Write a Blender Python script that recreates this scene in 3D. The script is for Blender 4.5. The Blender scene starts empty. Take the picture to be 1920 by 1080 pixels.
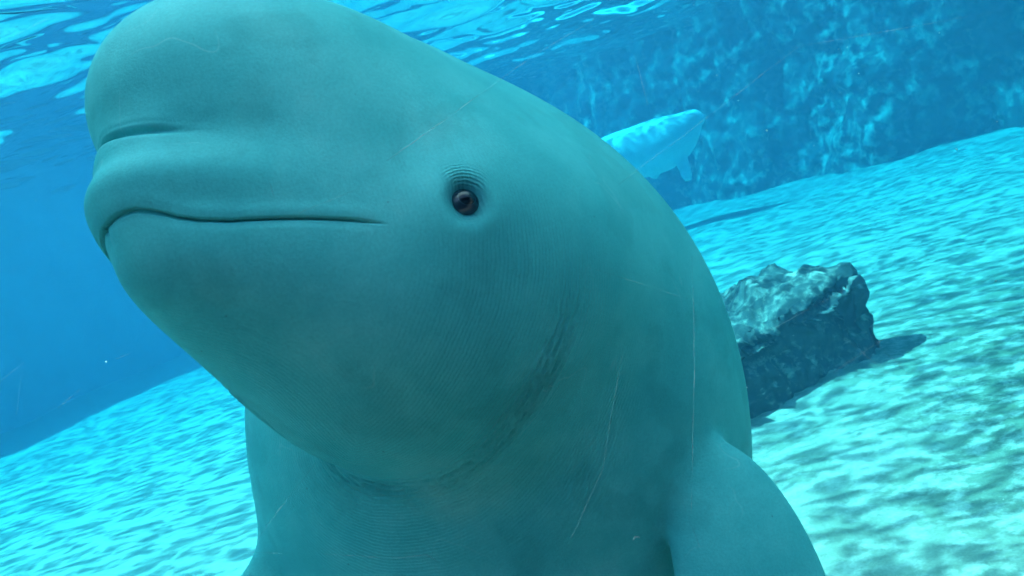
import bpy, bmesh, math, random
import numpy as np
from mathutils import Matrix, Vector, noise as mnoise

# ------------------------------------------------------------------ camera
FPX = 1844.0                       # focal length in pixels of a 1920 wide picture
ROLL, PITCH, CAMZ = math.radians(17.0), math.radians(7.0), 1.8
PANE = 0.68                        # where the viewing window stands
SURF = 3.3                        # height of the water surface above the sand
sc = bpy.context.scene
col = sc.collection
R_ = Vector((1, 0, 0)); FW = Vector((0, math.cos(PITCH), -math.sin(PITCH))); UW = Vector((0, math.sin(PITCH), math.cos(PITCH)))
XV = R_ * math.cos(ROLL) - UW * math.sin(ROLL)
ZV = R_ * math.sin(ROLL) + UW * math.cos(ROLL)
cam = bpy.data.cameras.new('camera'); camo = bpy.data.objects.new('camera', cam); col.objects.link(camo)
camo.matrix_world = Matrix(((XV.x, ZV.x, -FW.x, 0), (XV.y, ZV.y, -FW.y, 0), (XV.z, ZV.z, -FW.z, CAMZ), (0, 0, 0, 1)))
cam.sensor_width = 36.0; cam.lens = 36.0 * FPX / 1920.0; cam.clip_start = 0.01; cam.clip_end = 500
cam.dof.use_dof = True; cam.dof.focus_distance = 1.35; cam.dof.aperture_fstop = 25.0
sc.camera = camo
V2W = np.array([XV, FW, ZV], dtype=float)        # rows: view axes in world
CAMP = np.array((0, 0, CAMZ), float)
def v2w(p): return np.asarray(p, float) @ V2W + CAMP
def w2v(p): return (np.asarray(p, float) - CAMP) @ V2W.T

# ------------------------------------------------------------------ light
SUN_EL, SUN_AZ = math.radians(60), math.radians(-72)    # azimuth from +Y towards +X
world = bpy.data.worlds.new('World'); sc.world = world; world.use_nodes = True
nt = world.node_tree; bg = nt.nodes['Background']
sky = nt.nodes.new('ShaderNodeTexSky'); sky.sky_type = 'NISHITA'; sky.sun_disc = False
sky.sun_elevation = SUN_EL; sky.sun_rotation = SUN_AZ
nt.links.new(sky.outputs[0], bg.inputs[0]); bg.inputs[1].default_value = 0.15
sd = bpy.data.lights.new('sun', 'SUN'); sd.energy = 5.0; sd.angle = math.radians(0.5); sd.color = (1, .96, .9)
suno = bpy.data.objects.new('sun', sd); col.objects.link(suno)
sdir = Vector((math.sin(SUN_AZ) * math.cos(SUN_EL), math.cos(SUN_AZ) * math.cos(SUN_EL), math.sin(SUN_EL)))
suno.rotation_euler = sdir.to_track_quat('Z', 'Y').to_euler(); suno.location = sdir * 30
vs = sc.view_settings; vs.view_transform = 'Standard'; vs.look = 'None'; vs.gamma = 1; vs.use_curve_mapping = False
vs.exposure = 2.05
cy = sc.cycles
cy.use_denoising = True
try: cy.denoiser = 'OPENIMAGEDENOISE'
except Exception: pass
cy.use_adaptive_sampling = True; cy.adaptive_threshold = .03
cy.max_bounces = 7; cy.diffuse_bounces = 3; cy.glossy_bounces = 2; cy.volume_bounces = 2; cy.transparent_max_bounces = 24
cy.sample_clamp_indirect = 4.0; cy.caustics_reflective = False; cy.caustics_refractive = False

# ------------------------------------------------------------------ helpers
def mat(name):
    m = bpy.data.materials.new(name); m.use_nodes = True
    nt = m.node_tree; nt.nodes.clear()
    out = nt.nodes.new('ShaderNodeOutputMaterial')
    def N(t, **k):
        n = nt.nodes.new('ShaderNode' + t)
        for a, v in k.items():
            if a in n.inputs.keys(): n.inputs[a].default_value = v
            elif hasattr(n, a): setattr(n, a, v)
            else: n.inputs[a.replace('_', ' ')].default_value = v
        return n
    def Lk(a, b): nt.links.new(a, b)
    def M(op, a, b=None, c=None):
        n = nt.nodes.new('ShaderNodeMath'); n.operation = op
        for i, v in enumerate((a, b, c)):
            if v is None: continue
            if isinstance(v, (int, float)): n.inputs[i].default_value = v
            else: Lk(v, n.inputs[i])
        return n.outputs[0]
    def ramp(f, stops, interp='LINEAR'):
        n = nt.nodes.new('ShaderNodeValToRGB'); n.color_ramp.interpolation = interp
        e = n.color_ramp.elements
        while len(e) < len(stops): e.new(0.5)
        for x, (p, c) in zip(e, stops):
            x.position = p; x.color = (c, c, c, 1) if isinstance(c, (int, float)) else (*c, 1)
        Lk(f, n.inputs[0]); return n.outputs[0]
    return m, N, Lk, M, ramp, out
def mesh_obj(name, verts, faces, material, parent=None, smooth=True):
    me = bpy.data.meshes.new(name)
    verts = np.asarray(verts, np.float32)
    if isinstance(faces, np.ndarray):
        k = faces.shape[1]; n = len(faces)
        me.vertices.add(len(verts)); me.vertices.foreach_set('co', verts.ravel())
        me.loops.add(n * k); me.loops.foreach_set('vertex_index', faces.astype(np.int32).ravel())
        me.polygons.add(n); me.polygons.foreach_set('loop_start', np.arange(n, dtype=np.int32) * k)
        me.update(calc_edges=True)
    else:
        me.from_pydata([tuple(map(float, v)) for v in verts], [], faces); me.update()
    if smooth: me.polygons.foreach_set('use_smooth', np.ones(len(me.polygons), bool))
    me.materials.append(material)
    o = bpy.data.objects.new(name, me); col.objects.link(o)
    if parent is not None: o.parent = parent
    return o
def tag(o, label=None, cat=None, group=None, kind=None):
    for k, v in (('label', label), ('category', cat), ('group', group), ('kind', kind)):
        if v: o[k] = v
    return o
def box_obj(name, lo, hi, material, parent=None, bevel=0.0):
    bm = bmesh.new(); bmesh.ops.create_cube(bm, size=1)
    for v in bm.verts: v.co = Vector([lo[i] + (v.co[i] + .5) * (hi[i] - lo[i]) for i in range(3)])
    if bevel: bmesh.ops.bevel(bm, geom=bm.edges[:], offset=bevel, segments=2, affect='EDGES')
    me = bpy.data.meshes.new(name); bm.to_mesh(me); bm.free(); me.materials.append(material)
    o = bpy.data.objects.new(name, me); col.objects.link(o)
    if parent is not None: o.parent = parent
    return o
def empty(name, loc=(0, 0, 0)):
    o = bpy.data.objects.new(name, None); col.objects.link(o); o.location = loc; o.empty_display_size = .2; return o
def grid_obj(name, nx, ny, fn, material, parent=None):
    s, t = np.meshgrid(np.linspace(0, 1, nx), np.linspace(0, 1, ny))
    P = fn(s.ravel(), t.ravel())
    i = np.arange(nx * ny).reshape(ny, nx)
    F = np.stack([i[:-1, :-1], i[:-1, 1:], i[1:, 1:], i[1:, :-1]], -1).reshape(-1, 4)
    return mesh_obj(name, P, F, material, parent)
def fbm(P, scale, oct=4, seed=0.0):
    P = np.asarray(P, float); out = np.zeros(len(P))
    for i, p in enumerate(P):
        v = Vector((p[0] * scale + seed, p[1] * scale + seed * .7, p[2] * scale - seed))
        out[i] = mnoise.fractal(v, 1.0, 2.0, oct)
    return out

# ------------------------------------------------------------------ materials of the setting
def sand_material():
    m, N, Lk, M, ramp, out = mat('sand')
    b = N('BsdfPrincipled', Roughness=.95); b.inputs['Specular IOR Level'].default_value = .1
    tc = N('TexCoord')
    mp = N('Mapping'); mp.inputs['Scale'].default_value = (1, 1, 1); Lk(tc.outputs['Object'], mp.inputs[0])
    sx = N('SeparateXYZ'); Lk(tc.outputs['Object'], sx.inputs[0])
    n1 = N('TexNoise', Scale=.55, Detail=6.0, Roughness=.6); Lk(mp.outputs[0], n1.inputs['Vector'])
    n2 = N('TexNoise', Scale=7.0, Detail=7.0, Roughness=.7); Lk(mp.outputs[0], n2.inputs['Vector'])
    n3 = N('TexNoise', Scale=90.0, Detail=3.0); Lk(mp.outputs[0], n3.inputs['Vector'])
    algae_and_shade = M('MULTIPLY', ramp(n2.outputs[0], [(.40, 0.0), (.53, 1.0)]), M('MULTIPLY', M('MULTIPLY', ramp(n1.outputs[0], [(.30, .35), (.52, 1.0)]), M('MAXIMUM', M('MINIMUM', M('MULTIPLY_ADD', sx.outputs[1], -.16, 1.75), 1.0), .15)), M('MULTIPLY_ADD', M('SMOOTH_MIN', M('SMOOTH_MAX', M('MULTIPLY_ADD', sx.outputs[0], .22, .25), 0.0, .2), 1.0, .2), .85, .15)))  # algae stains, thickened at near right to stand in for wave shade
    mix = N('MixRGB'); mix.inputs[1].default_value = (.47, .45, .38, 1); mix.inputs[2].default_value = (.07, .11, .06, 1)
    Lk(algae_and_shade, mix.inputs[0])
    mx2 = N('MixRGB', blend_type='MULTIPLY'); mx2.inputs[0].default_value = .5
    Lk(mix.outputs[0], mx2.inputs[1]); Lk(ramp(n3.outputs[0], [(.3, .6), (.7, 1.0)]), mx2.inputs[2])
    Lk(mx2.outputs[0], b.inputs['Base Color'])
    bp = N('Bump', Strength=.35, Distance=.01); Lk(n3.outputs[0], bp.inputs['Height']); Lk(bp.outputs[0], b.inputs['Normal'])
    Lk(b.outputs[0], out.inputs[0]); return m
def rock_material(name, dark, light, s=1.0, top=False):
    m, N, Lk, M, ramp, out = mat(name)
    b = N('BsdfPrincipled', Roughness=.9); b.inputs['Specular IOR Level'].default_value = .15
    tc = N('TexCoord')
    n1 = N('TexNoise', Scale=.8 * s, Detail=7.0, Roughness=.65); Lk(tc.outputs['Object'], n1.inputs['Vector'])
    mp = N('Mapping'); mp.inputs['Scale'].default_value = (1, 1, .95); Lk(tc.outputs['Object'], mp.inputs[0])
    n2 = N('TexNoise', Scale=3.2 * s, Detail=6.0, Roughness=.6, Distortion=.25); Lk(mp.outputs[0], n2.inputs['Vector'])
    mask = M('MULTIPLY', ramp(n1.outputs[0], [(.38, 0.15), (.62, 1.0)]), ramp(n2.outputs[0], [(.46, 0.0), (.66, 1.0)]))
    if top:      # pale mottling is strongest on the upward faces
        g = N('NewGeometry'); sz = N('SeparateXYZ'); Lk(g.outputs['True Normal'], sz.inputs[0])
        mask = M('MULTIPLY', mask, ramp(sz.outputs[2], [(.25, .12), (.75, 1.0)]))
    mix = N('MixRGB'); mix.inputs[1].default_value = (*dark, 1); mix.inputs[2].default_value = (*light, 1); Lk(mask, mix.inputs[0])
    Lk(mix.outputs[0], b.inputs['Base Color'])
    bp = N('Bump', Strength=.8, Distance=.06 / s); Lk(n2.outputs[0], bp.inputs['Height']); Lk(bp.outputs[0], b.inputs['Normal'])
    Lk(b.outputs[0], out.inputs[0]); return m
def plain(name, c, rough=.8):
    m, N, Lk, M, ramp, out = mat(name)
    b = N('BsdfPrincipled', Roughness=rough)
    tc = N('TexCoord'); n = N('TexNoise', Scale=2.0, Detail=6.0); Lk(tc.outputs['Object'], n.inputs['Vector'])
    mix = N('MixRGB'); mix.inputs[1].default_value = (*[x * .8 for x in c], 1); mix.inputs[2].default_value = (*c, 1); Lk(n.outputs[0], mix.inputs[0])
    Lk(mix.outputs[0], b.inputs['Base Color']); Lk(b.outputs[0], out.inputs[0]); return m
def surface_material():
    # underside of a rippled surface: mirrors below the critical angle, wandering bright nets for the sun are painted into its transparency
    m, N, Lk, M, ramp, out = mat('water_surface')
    tc = N('TexCoord')
    mp = N('Mapping'); mp.inputs['Scale'].default_value = (1.0, 1.9, 1.0); mp.inputs['Rotation'].default_value = (0, 0, math.radians(12)); Lk(tc.outputs['Object'], mp.inputs[0])
    nz = N('TexNoise', Scale=2.2, Detail=4.0, Roughness=.6); Lk(mp.outputs[0], nz.inputs['Vector'])
    add = N('VectorMath', operation='MULTIPLY_ADD'); Lk(nz.outputs['Color'], add.inputs[0]); add.inputs[1].default_value = (.55, .55, .55); Lk(mp.outputs[0], add.inputs[2])
    v = N('TexVoronoi', feature='F1', Scale=3.7); Lk(add.outputs[0], v.inputs['Vector'])
    v2 = N('TexVoronoi', feature='F1', Scale=8.5); Lk(add.outputs[0], v2.inputs['Vector'])
    n4 = N('TexNoise', Scale=1.1, Detail=2.0); Lk(mp.outputs[0], n4.inputs['Vector'])
    s = M('ADD', M('MULTIPLY', v.outputs['Distance'], .60), M('MULTIPLY', v2.outputs['Distance'], .55))
    s = M('ADD', s, M('MULTIPLY', n4.outputs[0], .25))
    c = ramp(s, [(.38, .12), (.61, .31), (.84, 1.0)])
    tr = N('BsdfTransparent'); Lk(c, tr.inputs[0])
    gl = N('BsdfGlossy'); gl.inputs['Roughness'].default_value = .03; gl.inputs['Color'].default_value = (.95, .97, 1, 1)
    fr = N('Fresnel', IOR=1.33)
    mx = N('MixShader'); Lk(fr.outputs[0], mx.inputs[0]); Lk(tr.outputs[0], mx.inputs[1]); Lk(gl.outputs[0], mx.inputs[2])
    Lk(mx.outputs[0], out.inputs[0]); return m
def water_material():
    m, N, Lk, M, ramp, out = mat('water_volume')
    ab = N('VolumeAbsorption'); ab.inputs['Color'].default_value = (0.0, .83, .93, 1); ab.inputs['Density'].default_value = .30
    scn = N('VolumeScatter'); scn.inputs['Color'].default_value = (.2, .62, 1.0, 1); scn.inputs['Density'].default_value = .028; scn.inputs['Anisotropy'].default_value = .35
    a = N('AddShader'); Lk(ab.outputs[0], a.inputs[0]); Lk(scn.outputs[0], a.inputs[1]); Lk(a.outputs[0], out.inputs['Volume']); return m

M_SAND = sand_material()
M_WALL = plain('painted_concrete', (.45, .60, .68))
M_ROCKW = rock_material('rock_wall', (.05, .065, .07), (.50, .54, .46), 1.5)
M_ROCK = rock_material('boulder', (.07, .09, .09), (.55, .54, .45), 5.0, True)
M_CONC = plain('gallery_concrete', (.12, .12, .12))

# ------------------------------------------------------------------ the setting
random.seed(7)
def floor_fn(s, t):
    x = -30 + 60 * s; y = -6 + 36 * t
    z = .035 * np.sin(x * 1.3 + np.sin(y * .9)) * np.sin(y * 1.1 + .5 * np.sin(x * .7)) + .012 * np.sin(x * 5.1 + 2 * np.sin(y * 1.7)) * np.sin(y * 4.3 + x)
    return np.stack([x, y, z - .03], -1)
tag(grid_obj('sand_floor', 500, 320, floor_fn, M_SAND), kind='structure')

def wall_strip(name, pts, z0, z1, material, n, m, amp, freq, lean=0.0, seed=0.0, ledge=0.0):
    pts = np.array(pts, float); seg = np.r_[0, np.cumsum(np.linalg.norm(np.diff(pts, axis=0), axis=1))]
    def fn(s, t):
        L = s * seg[-1]; x = np.interp(L, seg, pts[:, 0]); y = np.interp(L, seg, pts[:, 1])
        e = .6; tx = np.interp(L + e, seg, pts[:, 0]) - np.interp(L - e, seg, pts[:, 0]); ty = np.interp(L + e, seg, pts[:, 1]) - np.interp(L - e, seg, pts[:, 1])
        l = np.hypot(tx, ty); nx, ny = ty / l, -tx / l           # towards the water
        z = z0 + (z1 - z0) * t
        P = np.stack([x, y, z], -1)
        d = np.zeros(len(P))
        if amp: d = amp * (fbm(P * np.array((1, 1, .55)), freq, 5, seed) + .35 * np.abs(fbm(P, freq * 3.1, 3, seed + 9)))
        d = d - lean * t
        if ledge: d = d - ledge * np.clip((t - .80) / .2, 0, 1) ** 1.5
        P[:, 0] += nx * d; P[:, 1] += ny * d
        return P
    return grid_obj(name, n, m, fn, material)
tag(wall_strip('pool_wall', [(-14, -2), (-12.5, 8), (-8.8, 16.6), (-6.6, 21.6), (-2, 23.5), (1, 22.5)], -.3, 4.6, M_WALL, 120, 20, .04, .5), 'smooth blue painted pool wall behind the open water, curving away', 'pool wall')
rw = wall_strip('rock_wall', [(-1.5, 22.6), (1.5, 21.0), (3.2, 19.7), (8.3, 15.4), (11, 11.5), (13.5, 5), (14.5, -2)], -.3, 4.2, M_ROCKW, 340, 90, .55, .55, .5, 3.0, .8)
tag(rw, 'tall mottled dark artificial rock wall rising behind the swimming pale whale', 'rock wall')

# water surface with real waves
def surf_fn(s, t):
    x = -16 + 32 * s; y = PANE + .11 + (24.9 - PANE) * t
    rng = np.random.RandomState(3); z = np.zeros_like(x)
    for k in range(26):
        a = rng.normal(math.radians(80), .55); w = 2 * math.pi / (0.28 * 1.17 ** k if k < 12 else .5 + rng.rand() * 1.6)
        z += .0125 * (2 * math.pi / w) * np.sin(w * (x * math.cos(a) + y * math.sin(a)) + rng.rand() * 6.3) / 1.6
    return np.stack([x, y, SURF + z], -1)
tag(grid_obj('water_surface', 620, 520, surf_fn, surface_material()), kind='structure')
wb = box_obj('water', (-16, PANE + .095, -1.0), (16, 25, SURF + .12), water_material()); tag(wb, kind='structure')

# ------------------------------------------------------------------ gallery round the viewing window
gd = empty('viewing_gallery', (0, 0, 0)); tag(gd, 'dark concrete viewing gallery walls round the window', 'gallery')
box_obj('back_wall', (-15, -5.3, 0.0), (15, -5.0, 4.0), M_CONC, gd)
box_obj('light_shaping_deck', (-15, -5.3, 4.002), (15, -1.15, 4.3), M_CONC, gd, .02)  # unseen roof, its front edge placed to shape the light on the whale
box_obj('gallery_floor', (-15, -5, .1), (15, PANE, .25), M_CONC, gd)
box_obj('window_sill', (-15, PANE, .0), (15, PANE + .11, .45), M_CONC, gd)
box_obj('lintel', (-15, PANE, 3.36), (15, PANE + .10, 3.6), M_CONC, gd)
for s in (-1, 1):
    box_obj('side_wall', (min(s * 4, s * 15), PANE, .45), (max(s * 4, s * 15), PANE + .10, 3.36), M_CONC, gd)

# unseen white shade sail, added to diffuse the sun on the near whale
def added_sail_material():
    m, N, Lk, M, ramp, out = mat('added_sail_cloth')
    d = N('BsdfDiffuse'); d.inputs[0].default_value = (.9, .9, .88, 1); t = N('BsdfTranslucent'); t.inputs[0].default_value = (.9, .9, .88, 1)
    mx = N('MixShader'); mx.inputs[0].default_value = .92; Lk(d.outputs[0], mx.inputs[1]); Lk(t.outputs[0], mx.inputs[2]); Lk(mx.outputs[0], out.inputs[0]); return m
def sail_fn(s, t):
    x = -9 + 18 * s; y = .5 + 2.4 * t
    return np.stack([x, y, 4.75 - .25 * np.sin(math.pi * s) * np.sin(math.pi * t)], -1)
sl = empty('added_shade_sail', (0, 1, 4.7)); tag(sl, 'unseen white shade sail added over the near water to soften the sun', 'shade sail')
o = grid_obj('added_sail_cloth', 60, 30, sail_fn, added_sail_material()); o.parent = sl; o.matrix_parent_inverse = Matrix.Translation(sl.location).inverted()
for x in (-9, 9):
    for y in (.5, 2.9):
        o = box_obj('added_mast', (x - .05, y - .05, 0), (x + .05, y + .05, 4.9), M_CONC); o.parent = sl; o.matrix_parent_inverse = Matrix.Translation(sl.location).inverted()

# ------------------------------------------------------------------ signed distance modelling
f32 = np.float32
def rot(F, L):
    F = np.array(F, float); F /= np.linalg.norm(F); L = np.array(L, float); L -= F * (L @ F); L /= np.linalg.norm(L)
    return np.stack([F, L, np.cross(F, L)])
def smin(a, b, k):
    h = np.maximum(k - np.abs(a - b), 0) / k
    return np.minimum(a, b) - h * h * k * .25
def ell(p, c, r, R=None):
    q = p - np.array(c, f32)
    if R is not None: q = q @ R.T.astype(f32)
    r = np.array(r, f32)
    k0 = np.linalg.norm(q / r, axis=-1); k1 = np.linalg.norm(q / (r * r), axis=-1) + 1e-9
    return k0 * (k0 - 1) / k1
def sst(x, a, b):
    t = np.clip((x - a) / (b - a), 0, 1); return t * t * (3 - 2 * t)
def px(x, y, D): return np.array([(x - 960) / FPX * D, D, -(y - 540) / FPX * D])

def surface_nets(sdf, lo, hi, h):
    lo = np.array(lo, float); n = np.ceil((np.array(hi) - lo) / h).astype(int) + 1
    ax = [lo[i] + h * np.arange(n[i]) for i in range(3)]
    V = np.empty(n, f32)
    for i in range(n[0]):
        Y, Z = np.meshgrid(ax[1], ax[2], indexing='ij')
        V[i] = sdf(np.stack([np.full(Y.size, ax[0][i]), Y.ravel(), Z.ravel()], -1).astype(f32)).reshape(n[1], n[2])
    ins = V < 0
    c = n - 1
    S = np.zeros((*c, 3)); cnt = np.zeros(c)
    offs = [(a, b, d) for a in (0, 1) for b in (0, 1) for d in (0, 1)]
    def sub(A, o): return A[o[0]:o[0] + c[0], o[1]:o[1] + c[1], o[2]:o[2] + c[2]]
    for o1 in offs:
        for k in range(3):
            if o1[k]: continue
            o2 = list(o1); o2[k] = 1
            a, b = sub(V, o1), sub(V, o2); m = (a < 0) != (b < 0)
            t = np.where(m, a / np.where(m, a - b, 1), 0)
            for q in range(3): S[..., q] += np.where(m, o1[q] + (t if q == k else 0), 0)
            cnt += m
    act = cnt > 0; idx = -np.ones(c, int); idx[act] = np.arange(act.sum())
    P = np.argwhere(act) + S[act] / cnt[act][:, None]
    P = lo + P * h
    F = []
    for k in range(3):
        u, v = [(1, 2), (2, 0), (0, 1)][k]
        sl1 = [slice(1, n[i] - 1) for i in range(3)]; sl1[k] = slice(0, n[k] - 1)
        sl2 = [slice(1, n[i] - 1) for i in range(3)]; sl2[k] = slice(1, n[k])
        a, b = ins[tuple(sl1)], ins[tuple(sl2)]; m = a != b
        I = np.argwhere(m); fl = a[m]
        for i in range(3):
            if i != k: I[:, i] += 1
        eu = np.zeros(3, int); eu[u] = 1; ev = np.zeros(3, int); ev[v] = 1
        g = lambda J: idx[J[:, 0], J[:, 1], J[:, 2]]
        q = np.stack([g(I - eu - ev), g(I - ev), g(I), g(I - eu)], -1)
        q = np.where(fl[:, None], q, q[:, ::-1])
        F.append(q)
    return P, np.concatenate(F)
TET = [np.array(v, f32) for v in ((1, -1, -1), (-1, -1, 1), (-1, 1, -1), (1, 1, 1))]
def project(P, sdf, it, e=.0012):
    for _ in range(it):
        p = P.astype(f32); vals = [sdf(p + k * f32(e)) for k in TET]
        g = sum(v[:, None] * k for v, k in zip(vals, TET)) / (4 * e); d = sum(vals) / 4
        gl = np.maximum((g * g).sum(1), .05)
        P = P - np.clip(d / gl, -.02, .02)[:, None] * g
    return P
def refine(P, T, target):
    """split every triangle edge longer than target(point); templates keep the mesh watertight"""
    E = np.sort(np.concatenate([T[:, [0, 1]], T[:, [1, 2]], T[:, [2, 0]]]), 1)
    key = E[:, 0].astype(np.int64) * len(P) + E[:, 1]
    uk, inv = np.unique(key, return_inverse=True); inv = inv.reshape(3, -1).T
    ea, eb = uk // len(P), uk % len(P); mid = (P[ea] + P[eb]) / 2
    split = np.linalg.norm(P[ea] - P[eb], axis=1) > target(mid)
    nid = np.where(split, len(P) + np.cumsum(split) - 1, -1)
    P2 = np.concatenate([P, mid[split]])
    m = nid[inv]; s = m >= 0; k = s.sum(1); out = [T[k == 0]]
    for r in range(3):
        a, b, c = T[:, r], T[:, (r + 1) % 3], T[:, (r + 2) % 3]; mab, mbc, mca = m[:, r], m[:, (r + 1) % 3], m[:, (r + 2) % 3]
        w = (k == 1) & (mab >= 0)
        out += [np.stack([a, mab, c], 1)[w], np.stack([mab, b, c], 1)[w]]
        w = (k == 2) & (mca < 0)
        out += [np.stack([mab, b, mbc], 1)[w], np.stack([a, mab, mbc], 1)[w], np.stack([a, mbc, c], 1)[w]]
    w = k == 3; a, b, c = T[w].T; x, y, z = m[w].T
    out += [np.stack(q, 1) for q in ((a, x, z), (x, b, y), (z, y, c), (x, y, z))]
    return P2, np.concatenate(out), int(split.sum())

# ------------------------------------------------------------------ the big whale, modelled in the frame of its own head and body
HF = (-.83, -.46, .24); HL = (.36, -.77, .46)
RH = rot(HF, HL); HO = px(790, 520, 1.50); EYE = np.array((.064, .249, -.031), f32); TC = px(775, 585, 1.57)
MX = [.10, .16, .194, .243, .291, .331, .365, .388, .415, .433, .449, .47]
MZ = [-.077, -.077, -.076, -.078, -.082, -.086, -.085, -.080, -.070, -.064, -.062, -.062]
TAIL = [px(930, 1010, 2.9), px(925, 880, 3.5), px(925, 800, 4.1), px(925, 760, 4.5)]
def head_of(p): return (p - HO.astype(f32)) @ RH.T.astype(f32)
def whale_sdf(p):
    p = np.asarray(p, f32); h = head_of(p)
    d = ell(h, (-.02, 0, .02), (.36, .25, .22))
    d = smin(d, ell(p, px(850, 400, 1.74), (.41, .24, .232), rot((.80, .12, -.62), (0, -1, 0))), .14)
    d = smin(d, ell(h, (.24, 0, .18), (.275, .215, .195)), .15)
    d = smin(d, ell(h, (.215, 0, -.016), (.268, .178, .083)), .042)
    d = smin(d, ell(h, (.155, 0, -.09), (.268, .155, .10)), .07)
    d = smin(d, ell(h, (.392, 0, .044), (.080, .085, .030)), .055)
    d = smin(d, ell(p, TC, (.25, .24, .245)), .20)
    b = ell(p, px(945, 870, 1.97), (.70, .44, .485), rot((.17, .35, -.9), (0, -1, 0)))
    b = smin(b, ell(p, px(1000, 1300, 2.25), (.70, .40, .43), rot((.1, .75, -.6), (0, -1, 0))), .2)
    b = smin(b, ell(p, px(955, 640, 1.84), (.44, .33, .335), rot((.5, .3, -.8), (0, -1, 0))), .15)
    back = TAIL[1] - TAIL[0]; upv = (0.0, 0.0, 1.0) @ V2W.T
    b = smin(b, ell(p, TAIL[0], (.75, .36, .36), rot(back, upv)), .2)
    b = smin(b, ell(p, TAIL[1], (.70, .25, .20), rot(back, upv)), .2)
    b = smin(b, ell(p, TAIL[2], (.45, .14, .10), rot(back, upv)), .12)
    lat = np.array((1.0, 0, 0)) @ V2W.T
    for s in (-1, 1):
        b = smin(b, ell(p, TAIL[3] + s * lat * .2, (.28, .13, .03), rot(lat * s - .35 * back / np.linalg.norm(back), back)), .05)
    b = smin(b, ell(p, px(1424, 1132, 1.575), (.27, .045, .125), rot((.30, -.20, -.9), (.24, -.96, .1))), .030)
    b = smin(b, ell(p, px(500, 1245, 1.80), (.27, .045, .12), rot((-.35, -.15, -.9), (.3, -.95, .1))), .06)
    d = smin(d, b, .026 + .05 * sst(p[..., 0], -.30, -.05))
    dz = h[..., 2] - np.interp(h[..., 0], MX, MZ).astype(f32); fx = sst(h[..., 0], .145, .20)
    d = d - fx * .0014 * np.exp(-((dz - .010) / .009) ** 2)
    # melon crease above the snout, chin dimple
    ay = np.abs(h[..., 1]); zc = np.interp(ay, [0, .02, .057, .086, .118, .145], [.064, .060, .050, .045, .038, .033]).astype(f32)
    d = d + .010 * sst(h[..., 0], .33, .43) * sst(ay, .15, .06) * (np.exp(-((h[..., 2] - zc) / .0055) ** 2) + .12 * np.exp(-((h[..., 2] - zc - .012) / .003) ** 2))
    d = d + .003 * np.exp(-(h[..., 1] / .003) ** 2) * sst(h[..., 0], .40, .43) * np.where(dz < 0, np.exp(np.minimum(dz, 0) / .012), 0)
    hm = h * np.array((1, 0, 1), f32); hm[..., 1] = np.abs(h[..., 1])
    q = np.linalg.norm((hm - EYE) * np.array((1, 1, .85), f32), axis=-1)
    d = d - .011 * np.exp(-(q / .055) ** 2) + .024 * np.exp(-(q / .022) ** 2)
    # hollow between the corner of the mouth and the eye
    q = np.linalg.norm((hm - np.array((.13, .235, .03), f32)) / np.array((.075, .1, .06), f32), axis=-1)
    d = d + .008 * np.exp(-q * q)
    return d

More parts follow.
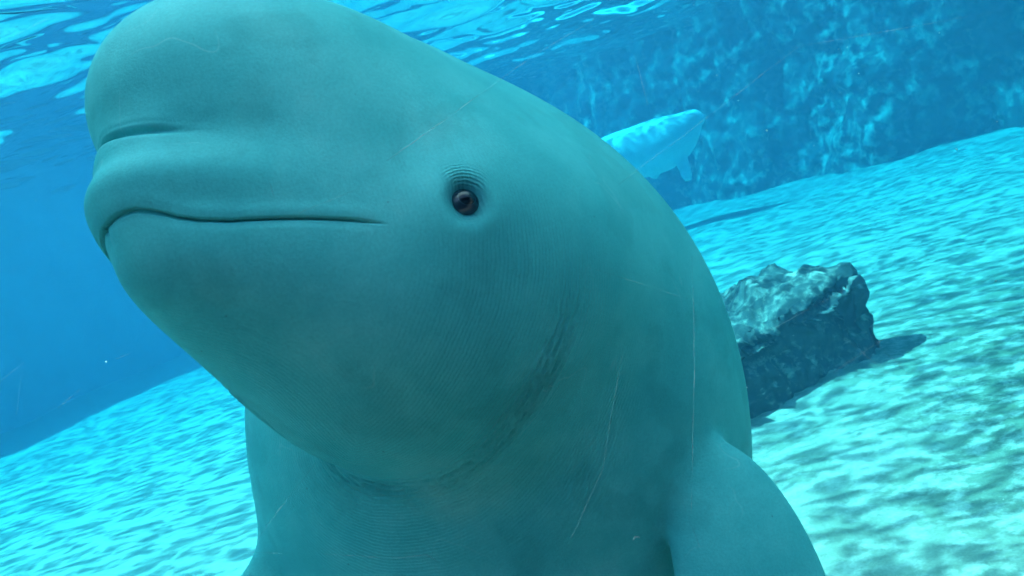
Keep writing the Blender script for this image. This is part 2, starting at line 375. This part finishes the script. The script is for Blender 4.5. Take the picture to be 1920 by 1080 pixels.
def skin_material(name, fine=True, light=1.0):
    m, N, Lk, M, ramp, out = mat(name)
    b = N('BsdfPrincipled', Roughness=.55); b.inputs['Specular IOR Level'].default_value = .12
    tc = N('TexCoord')
    n1 = N('TexNoise', Scale=3.0, Detail=5.0, Roughness=.6); Lk(tc.outputs['Object'], n1.inputs['Vector'])
    n2 = N('TexNoise', Scale=260.0, Detail=3.0); Lk(tc.outputs['Object'], n2.inputs['Vector'])
    n5 = N('TexNoise', Scale=7.0, Detail=4.0, Roughness=.5); Lk(tc.outputs['Object'], n5.inputs['Vector'])
    c1 = ramp(n1.outputs[0], [(.30, (.06, .49, .50)), (.48, (.09, .60, .59)), (.60, (.13, .68, .66)), (.74, (.24, .76, .72))])  # pale skin tinted teal; the water's colour cast is put into it
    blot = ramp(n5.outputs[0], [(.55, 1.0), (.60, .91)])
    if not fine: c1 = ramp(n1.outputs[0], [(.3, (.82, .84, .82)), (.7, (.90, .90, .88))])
    mx = N('MixRGB', blend_type='MULTIPLY'); mx.inputs[0].default_value = 1; Lk(c1, mx.inputs[1]); Lk(blot, mx.inputs[2])
    m2 = N('MixRGB', blend_type='MULTIPLY'); m2.inputs[0].default_value = .25; Lk(mx.outputs[0], m2.inputs[1]); Lk(ramp(n2.outputs[0], [(.3, .5), (.7, 1.0)]), m2.inputs[2])
    vo = N('TexVoronoi', feature='F1', Scale=34.0); Lk(tc.outputs['Object'], vo.inputs['Vector'])
    sel = N('SeparateXYZ'); Lk(vo.outputs['Color'], sel.inputs[0])
    dot = M('MULTIPLY', ramp(vo.outputs['Distance'], [(.035, 1.0), (.075, 0.0)]), M('GREATER_THAN', sel.outputs[0], .80))
    m3 = N('MixRGB'); Lk(M('MULTIPLY', dot, .55), m3.inputs[0]); Lk(m2.outputs[0], m3.inputs[1]); m3.inputs[2].default_value = (.05, .12, .14, 1)
    # faint pale scrapes: thin level lines of a stretched noise, broken up
    ms = N('Mapping'); ms.inputs['Scale'].default_value = (5, 9, 3.5); ms.inputs['Rotation'].default_value = (.5, .3, .8); Lk(tc.outputs['Object'], ms.inputs[0])
    ns = N('TexNoise', Scale=1.6, Detail=1.5); Lk(ms.outputs[0], ns.inputs['Vector'])
    nk = N('TexNoise', Scale=5.0, Detail=2.0); Lk(tc.outputs['Object'], nk.inputs['Vector'])
    line = M('MULTIPLY', ramp(M('ABSOLUTE', M('SUBTRACT', ns.outputs[0], .5)), [(.0, 1.0), (.006, 0.0)]), ramp(nk.outputs[0], [(.58, 0.0), (.70, .22)]))
    m4 = N('MixRGB'); Lk(line, m4.inputs[0]); Lk(m3.outputs[0], m4.inputs[1]); m4.inputs[2].default_value = (.5, .85, .82, 1)
    fin = m4.outputs[0]
    if fine:
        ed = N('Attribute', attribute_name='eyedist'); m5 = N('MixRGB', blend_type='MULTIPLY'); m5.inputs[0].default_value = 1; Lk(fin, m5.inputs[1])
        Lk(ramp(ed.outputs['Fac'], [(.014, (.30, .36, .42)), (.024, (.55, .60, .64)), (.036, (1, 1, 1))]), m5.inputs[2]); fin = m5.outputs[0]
    Lk(fin, b.inputs['Base Color'])
    if fine:
        at = N('Attribute', attribute_name='fold'); am = N('Attribute', attribute_name='foldmask')
        ae = N('Attribute', attribute_name='eyedist'); aem = N('Attribute', attribute_name='eyemask')
        nw = N('TexNoise', Scale=18.0, Detail=2.0); Lk(tc.outputs['Object'], nw.inputs['Vector'])
        nb = N('TexNoise', Scale=120.0, Detail=2.0); Lk(tc.outputs['Object'], nb.inputs['Vector'])
        ph = M('ADD', M('MULTIPLY', at.outputs['Fac'], 2 * math.pi / .0058), M('MULTIPLY', nw.outputs[0], 9.0))
        ph = M('ADD', ph, M('MULTIPLY', nb.outputs[0], 4.0))
        w1 = M('MULTIPLY', M('SINE', ph), am.outputs['Fac'])
        ph2 = M('ADD', M('MULTIPLY', ae.outputs['Fac'], 2 * math.pi / .0046), M('MULTIPLY', nb.outputs[0], 5.0))
        w2 = M('MULTIPLY', M('MULTIPLY', M('SINE', ph2), aem.outputs['Fac']), ramp(nw.outputs[0], [(.35, .25), (.62, 1.0)]))
        hgt = M('ADD', M('ADD', w1, w2), M('MULTIPLY', n2.outputs[0], .35))
        bp = N('Bump', Strength=.8, Distance=.0016); Lk(hgt, bp.inputs['Height']); Lk(bp.outputs[0], b.inputs['Normal'])
    Lk(b.outputs[0], out.inputs[0]); return m
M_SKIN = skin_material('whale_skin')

FOLD = np.array([(-.42, 1.40, -.10), (-.381, 1.42, -.15), (-.338, 1.47, -.20), (-.301, 1.53, -.267), (-.249, 1.531, -.299), (-.197, 1.51, -.307), (-.128, 1.475, -.292), (-.07, 1.439, -.262),
                 (-.023, 1.402, -.221), (.015, 1.373, -.171), (.051, 1.353, -.11), (.073, 1.345, -.058), (.084, 1.343, -.015), (.085, 1.345, .05), (.07, 1.36, .12), (.03, 1.40, .20), (-.03, 1.45, .28)])
cr = []
for i in range(1, len(FOLD) - 2):
    for t in (0, .25, .5, .75):
        p0, p1, p2, p3 = FOLD[i - 1:i + 3]
        cr.append(.5 * (2 * p1 + (p2 - p0) * t + (2 * p0 - 5 * p1 + 4 * p2 - p3) * t * t + (3 * p1 - p0 - 3 * p2 + p3) * t ** 3))
def fold_r(P):
    r = np.full(len(P), 9.0)
    for a, b in zip(cr[:-1], cr[1:]):
        ba = b - a; t = np.clip((P - a) @ ba / (ba @ ba), 0, 1)
        r = np.minimum(r, np.linalg.norm(P - a - t[:, None] * ba, axis=1))
    return r
P, Q = surface_nets(whale_sdf, w2v((0, 0, 0)) * 0 + np.array((-1.0, .95, -1.75)), np.array((1.35, 5.2, .62)), .030)
T = np.concatenate([Q[:, [0, 1, 2]], Q[:, [0, 2, 3]]])
P = project(P, whale_sdf, 3)
def target(p):
    h = head_of(p.astype(f32))
    near = sst(p[:, 1], 2.0, 1.75) * sst(p[:, 2], -.72, -.62)
    t = .03 - .0235 * near
    dz = np.abs(h[:, 2] - np.interp(h[:, 0], MX, MZ)); fine = (h[:, 0] > .12) & (p[:, 1] < 1.6)
    t = np.where(fine & (dz < .02), .004, t); t = np.where(fine & (dz < .0055), .0013, t)
    fine = (h[:, 0] > .30) & (np.abs(h[:, 2] - .055) < .03); t = np.where(fine, .0042, t)
    q = np.linalg.norm(h - EYE, axis=1); t = np.where(q < .05, .003, t)
    c = np.where((p[:, 1] < 1.65) & (p[:, 2] < .05))[0]
    if len(c): c = c[fold_r(p[c]) < .055]; t[c] = np.minimum(t[c], .0030)
    return t
for lev in range(7):
    P, T, ns = refine(P, T, target)
    if ns == 0: break
    P = project(P, whale_sdf, 1 if lev < 3 else 2)
# the closed mouth: a thin deep slit round the jaw
def unit_normal(q, e=.002):
    vals = [whale_sdf(q.astype(f32) + k * f32(e)) for k in TET]
    g = sum(v[:, None] * k for v, k in zip(vals, TET)); return g / (np.linalg.norm(g, axis=1, keepdims=True) + 1e-9)
hh = head_of(P.astype(f32)); dzz = hh[:, 2] - np.interp(hh[:, 0], MX, MZ)
c = np.where((np.abs(dzz) < .012) & (hh[:, 0] > .13))[0]; pc = P[c]
prof = .0085 * np.exp(-(dzz[c] / .0017) ** 2) + .0016 * np.exp(-((dzz[c] + .004) / .004) ** 2)
P[c] = pc - unit_normal(pc) * (sst(hh[c, 0], .15, .20) * prof)[:, None]
# loose skin gathered in braided ridges along the throat fold
rr = fold_r(P); c = np.where(rr < .058)[0]; pc = P[c]; rc = rr[c]
wob = .0036 * np.sin(pc @ np.array((38., 15., 29.))) + .0016 * np.sin(pc @ np.array((-95., 50., 80.)) + 1.3) + .0010 * np.sin(pc @ np.array((210., -160., 170.)) + .4)
am = sst(rc, .056, .035) * np.exp(-(rc / .026) ** 2) * sst(pc[:, 2], .06, -.12) * (.9 + .1 * np.sin(pc @ np.array((35., 18., -52.)) + 2.0))
gn = unit_normal(pc)
P[c] = pc + gn * (.0036 * am * np.sin((rc + wob) * 2 * math.pi / .0115))[:, None]
wh = empty('beluga_whale', tuple(v2w(px(960, 900, 1.9))))
tag(wh, 'big pale whale with bulging forehead, filling the view, smiling mouth and dark eye', 'whale')
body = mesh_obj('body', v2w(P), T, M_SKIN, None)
body.parent = wh; body.matrix_parent_inverse = Matrix.Translation(wh.location).inverted()
H = head_of(P.astype(f32))
r = rr
near = np.exp(-(r / .022) ** 2) * sst(P[:, 2], .05, -.20); wide = sst(r, .30, .04)
front = sst(P[:, 1], 2.0, 1.8) * sst(H[:, 2] - .35 * H[:, 0], .06, -.06)
def attr(name, v):
    a = body.data.attributes.new(name, 'FLOAT', 'POINT'); a.data.foreach_set('value', np.asarray(v, f32))
attr('fold', r); attr('foldmask', (.28 * wide + .35 * near) * front)
de = (H - EYE); qe = np.linalg.norm(de * np.array((1, .4, 1)), axis=1)
attr('eyedist', qe); attr('eyemask', .6 * sst(qe, .02, .027) * (sst(qe, .066, .04) * sst(de[:, 2] / (qe + 1e-6), .45, .95) + .6 * sst(qe, .045, .03) * sst(-de[:, 2] / (qe + 1e-6), .7, 1.0)) * (H[:, 1] > 0))

def eye_material():
    m, N, Lk, M, ramp, out = mat('eye')
    b = N('BsdfPrincipled', Roughness=.12); tc = N('TexCoord')
    sx = N('SeparateXYZ'); Lk(tc.outputs['Object'], sx.inputs[0])
    c = ramp(sx.outputs[2], [(.0, (.06, .13, .15)), (.55, (.014, .045, .07)), (.80, (.008, .025, .045)), (.83, (.03, .08, .11)), (.86, (.002, .007, .014))])
    Lk(c, b.inputs['Base Color']); Lk(b.outputs[0], out.inputs[0]); return m
M_EYE = eye_material()
for s in (1, -1):
    e = EYE * np.array((1, s, 1)); nrm = np.array((.25, s * .95, .02)); nrm /= np.linalg.norm(nrm)
    bm = bmesh.new(); bmesh.ops.create_uvsphere(bm, u_segments=40, v_segments=28, radius=1.0)
    for v in bm.verts:
        if v.co.z > .80: v.co.z += .10 * (v.co.z - .8) / .2          # cornea
    me = bpy.data.meshes.new('eye'); bm.to_mesh(me); bm.free(); me.materials.append(M_EYE)
    me.polygons.foreach_set('use_smooth', np.ones(len(me.polygons), bool))
    o = bpy.data.objects.new('eye', me); col.objects.link(o)
    c = v2w(HO + (e - nrm * .0125) @ RH); nw = Vector(((nrm @ RH) @ V2W).tolist())
    o.parent = wh; o.matrix_parent_inverse = Matrix.Translation(wh.location).inverted()
    o.location = c.tolist(); o.rotation_euler = nw.to_track_quat('Z', 'Y').to_euler(); o.scale = (.021,) * 3

# ------------------------------------------------------------------ the far whale
WC = v2w(px(1180, 290, 13.4 * 1.16)); fdir = v2w(px(1255, 262, 13.3)) - WC; fdir /= np.linalg.norm(fdir)
KF = 1.16
def far_sdf(p):
    return far_shape(np.asarray(p, f32) / f32(KF)) * f32(KF)
def far_shape(p):
    ax = np.array((.93, -.1, .36)); up = np.array((-.33, 0, .94))
    d = ell(p, px(1165, 297, 13.5), (1.0, .36, .33), rot(ax, up))
    d = smin(d, ell(p, px(1248, 270, 13.4), (.42, .30, .29), rot((.7, -.1, .45), up)), .25)
    d = smin(d, ell(p, px(1296, 228, 13.35), (.17, .115, .115), rot((.6, -.3, .75), up)), .22)
    d = smin(d, ell(p, px(1309, 224, 13.28), (.10, .07, .06), rot((.8, -.3, .3), up)), .05)
    d = smin(d, ell(p, px(1282, 312, 13.2), (.24, .09, .035), rot((.25, -.2, -.95), (.9, 0, .3))), .06)
    d = smin(d, ell(p, px(1225, 312, 13.75), (.20, .10, .035), rot((.2, .3, -.95), (.9, 0, .3))), .06)
    d = smin(d, ell(p, px(1040, 345, 13.7), (.8, .22, .20), rot((.93, -.2, .30), up)), .3)
    d = smin(d, ell(p, px(950, 375, 13.9), (.5, .12, .09), rot((.93, -.2, .30), up)), .15)
    for s in (-1, 1): d = smin(d, ell(p, px(905, 388, 13.95) + np.array((-.05, .22 * s, 0)), (.26, .12, .03), rot((-.3, s, .0), (1, 0, .3))), .05)
    return d
P, Q = surface_nets(far_sdf, KF * (px(840, 460, 13.6) + np.array((0, -1.0, 0))), KF * (px(1345, 180, 13.6) + np.array((0, 1.2, 0))), .055)
T = np.concatenate([Q[:, [0, 1, 2]], Q[:, [0, 2, 3]]]); P = project(P, far_sdf, 3)
P, T, _ = refine(P, T, lambda p: np.full(len(p), .03)); P = project(P, far_sdf, 2)
w2 = empty('beluga_whale', tuple(WC)); tag(w2, 'distant small white whale swimming before the rock wall, sunlit back', 'whale')
b2 = mesh_obj('body', v2w(P), T, skin_material('far_whale_skin', False)); b2.parent = w2; b2.matrix_parent_inverse = Matrix.Translation(w2.location).inverted()

# ------------------------------------------------------------------ boulder on the sand
def boulder(name, corners, h, seed, label):
    """corners: footprint on the sand; a weathered block with rough faces"""
    bm = bmesh.new(); n = len(corners)
    cx = sum(c[0] for c in corners) / n; cyy = sum(c[1] for c in corners) / n
    bot = [bm.verts.new((c[0] - cx, c[1] - cyy, -.12)) for c in corners]
    top = [bm.verts.new(((c[0] - cx) * c[3], (c[1] - cyy) * c[3], c[2])) for c in corners]
    bm.faces.new(bot[::-1]); bm.faces.new(top)
    for i in range(n): bm.faces.new((bot[i], bot[(i + 1) % n], top[(i + 1) % n], top[i]))
    bmesh.ops.bevel(bm, geom=bm.edges[:], offset=.06, segments=2, affect='EDGES')
    bmesh.ops.triangulate(bm, faces=bm.faces[:])
    for _ in range(6):
        long = [e for e in bm.edges if e.calc_length() > .035]
        if not long: break
        bmesh.ops.subdivide_edges(bm, edges=long, cuts=1, use_grid_fill=False); bmesh.ops.triangulate(bm, faces=bm.faces[:])
    bm.normal_update()
    disp = []
    for v in bm.verts:
        p = v.co + Vector((seed, seed * 2, 0))
        disp.append(v.normal * (.15 * mnoise.fractal(p * 2.0, 1, 2, 5) + .05 * abs(mnoise.noise(p * 7)) + .018 * mnoise.noise(p * 19) - .02))
    for v, d in zip(bm.verts, disp): v.co += d
    me = bpy.data.meshes.new(name); bm.to_mesh(me); bm.free(); me.materials.append(M_ROCK)
    me.polygons.foreach_set('use_smooth', np.ones(len(me.polygons), bool))
    o = bpy.data.objects.new(name, me); col.objects.link(o); o.location = (cx, cyy, 0); tag(o, label, 'rock'); return o
def on_floor(x, y):
    d = v2w(px(x, y, 1.0)) - CAMP; return CAMP + d * (CAMZ / -d[2])
fa, fb = on_floor(1405, 775), on_floor(1690, 640)
ab = (fb - fa); back = np.array((-ab[1], ab[0], 0)); back /= np.linalg.norm(back); ab_n = ab / np.linalg.norm(ab)
fa2 = fa - ab_n * .7
cs = [(*(fa2)[:2], .34, .97), (*(fa + ab * .35)[:2], .46, .90), (*(fa + ab * .8 - back * .06)[:2], .55, .90), (*(fb + back * .1)[:2], .52, .90), (*(fb + back * .8 - ab * .12)[:2], .60, .80), (*(fa + ab * .45 + back * 1.1)[:2], .52, .84), (*(fa2 + back * .9)[:2], .34, .9)]
boulder('boulder', cs, .7, 3.3, 'blocky weathered boulder lying on the sunlit sand beside the big whale')
# specks drifting in the water
bm = bmesh.new(); random.seed(21)
for _ in range(260):
    d_ = random.uniform(1.5, 9.0); q = v2w(px(random.uniform(-200, 2120), random.uniform(-150, 1230), d_))
    if .15 < q[2] < SURF - .2 and float(whale_sdf(w2v(q)[None].astype(f32))[0]) > .02:
        mtx = Matrix.Translation(Vector(q.tolist())) @ Matrix.Rotation(random.uniform(0, 6), 4, Vector((random.random(), random.random(), 1)).normalized()) @ Matrix.Diagonal((random.uniform(.5, 2), 1, random.uniform(.4, 1), 1))
        bmesh.ops.create_icosphere(bm, subdivisions=1, radius=random.uniform(.0006, .0016) * (1 + d_ * .12), matrix=mtx)
me = bpy.data.meshes.new('drifting_specks'); bm.to_mesh(me); bm.free(); me.materials.append(plain('speck', (.8, .82, .78)))
o = bpy.data.objects.new('drifting_specks', me); col.objects.link(o); tag(o, 'tiny pale specks drifting in the clear blue water', 'specks', kind='stuff')
print('verts', len(body.data.vertices), 'tris', len(body.data.polygons), len(b2.data.polygons))

# ------------------------------------------------------------------ acrylic viewing window with its scratches
def clear_material():
    m, N, Lk, M, ramp, out = mat('acrylic'); t = N('BsdfTransparent'); t.inputs[0].default_value = (.97, .98, .98, 1); Lk(t.outputs[0], out.inputs[0]); return m
def scratch_material():
    m, N, Lk, M, ramp, out = mat('scratch')
    t = N('BsdfTransparent'); d = N('BsdfTranslucent'); d.inputs[0].default_value = (.75, .95, .95, 1); d2 = N('BsdfDiffuse'); d2.inputs[0].default_value = (.75, .95, .95, 1)  # cyan of the tank light is put into the scratch colour
    a = N('MixShader'); a.inputs[0].default_value = .5; Lk(d.outputs[0], a.inputs[1]); Lk(d2.outputs[0], a.inputs[2])
    tc = N('TexCoord'); n = N('TexNoise', Scale=45.0, Detail=3.0); Lk(tc.outputs['Object'], n.inputs['Vector'])
    mx = N('MixShader'); Lk(ramp(n.outputs[0], [(.35, .04), (.7, .42)]), mx.inputs[0]); Lk(t.outputs[0], mx.inputs[1]); Lk(a.outputs[0], mx.inputs[2])
    Lk(mx.outputs[0], out.inputs[0]); return m
win = empty('acrylic_window', (0, PANE + .05, .45)); tag(win, 'scratched clear acrylic viewing window in front of the pool', 'window')
inv = Matrix.Translation(win.location).inverted()
o = box_obj('pane', (-4, PANE + .01, .45), (4, PANE + .09, 3.36), clear_material()); o.parent = win; o.matrix_parent_inverse = inv
M_SCR = scratch_material()
def on_pane(x, y):
    d = v2w(px(x, y, 1.0)) - CAMP; return CAMP + d * ((PANE + .0075) / d[1])
def scratch(pts, w):
    q = [on_pane(*p) for p in pts]; Q2 = []
    for a, b in zip(q[:-1], q[1:]):
        for t in np.linspace(0, 1, 7)[:-1]: Q2.append(a + (b - a) * t + np.array((random.uniform(-1, 1), 0, random.uniform(-1, 1))) * .0003)
    Q2.append(q[-1]); n = len(Q2); V = []; F = []
    for i, p in enumerate(Q2):
        a, b = Q2[max(i - 1, 0)], Q2[min(i + 1, n - 1)]; tn = b - a; nn = np.array((-tn[2], 0, tn[0])); nn /= np.linalg.norm(nn) + 1e-9
        k = w * .5 * (.35 + .65 * math.sin(math.pi * (i + .4) / n))
        V += [p + k * (nn * math.cos(g) + np.array((0, math.sin(g), 0))) for g in (0, math.pi / 3 * 2, math.pi / 3 * 4)]
        if i: F += [(3 * i - 3 + g, 3 * i - 3 + (g + 1) % 3, 3 * i + (g + 1) % 3, 3 * i + g) for g in range(3)]
    o = mesh_obj('scratch', V, F, M_SCR, None); o.parent = win; o.matrix_parent_inverse = inv
for pts, w in [([(725, 302), (820, 235), (910, 170)], 1.3), ([(910, 170), (1000, 105), (1140, 20)], .7), ([(1298, 480), (1302, 700), (1296, 960)], 1.2), ([(1168, 650), (1130, 880), (1070, 1010)], .8),
               ([(480, 1015), (520, 960), (592, 868)], .8), ([(1160, 345), (1310, 232), (1500, 85)], .9), ([(1190, 100), (1216, 205)], .8), ([(1560, 700), (1690, 612)], .8), ([(1555, 612), (1672, 705)], .8),
               ([(1365, 660), (1480, 600), (1625, 520)], .7), ([(0, 716), (50, 676)], .8), ([(108, 766), (150, 730)], .9), ([(218, 673), (246, 661)], .9), ([(30, 780), (42, 690)], .6), ([(600, 1038), (745, 1047), (800, 1040), (824, 1055)], .9),
               ([(450, 1035), (530, 1038)], .7), ([(1115, 505), (1290, 560)], .6), ([(1280, 940), (1312, 1027)], .6), ([(1186, 1014), (1192, 1006), (1200, 1008)], 2.0), ([(505, 340), (515, 372)], .9), ([(690, 345), (560, 400)], .6),
               ([(1700, 820), (1840, 890)], .6), ([(1480, 90), (1880, 20)], .6), ([(0, 80), (120, 20)], .5), ([(1640, 640), (1700, 700)], .6), ([(390, 1010), (418, 968)], .7), ([(30, 500), (16, 515)], .8)]:
    scratch(pts, w * 1.1 * PANE / FPX)
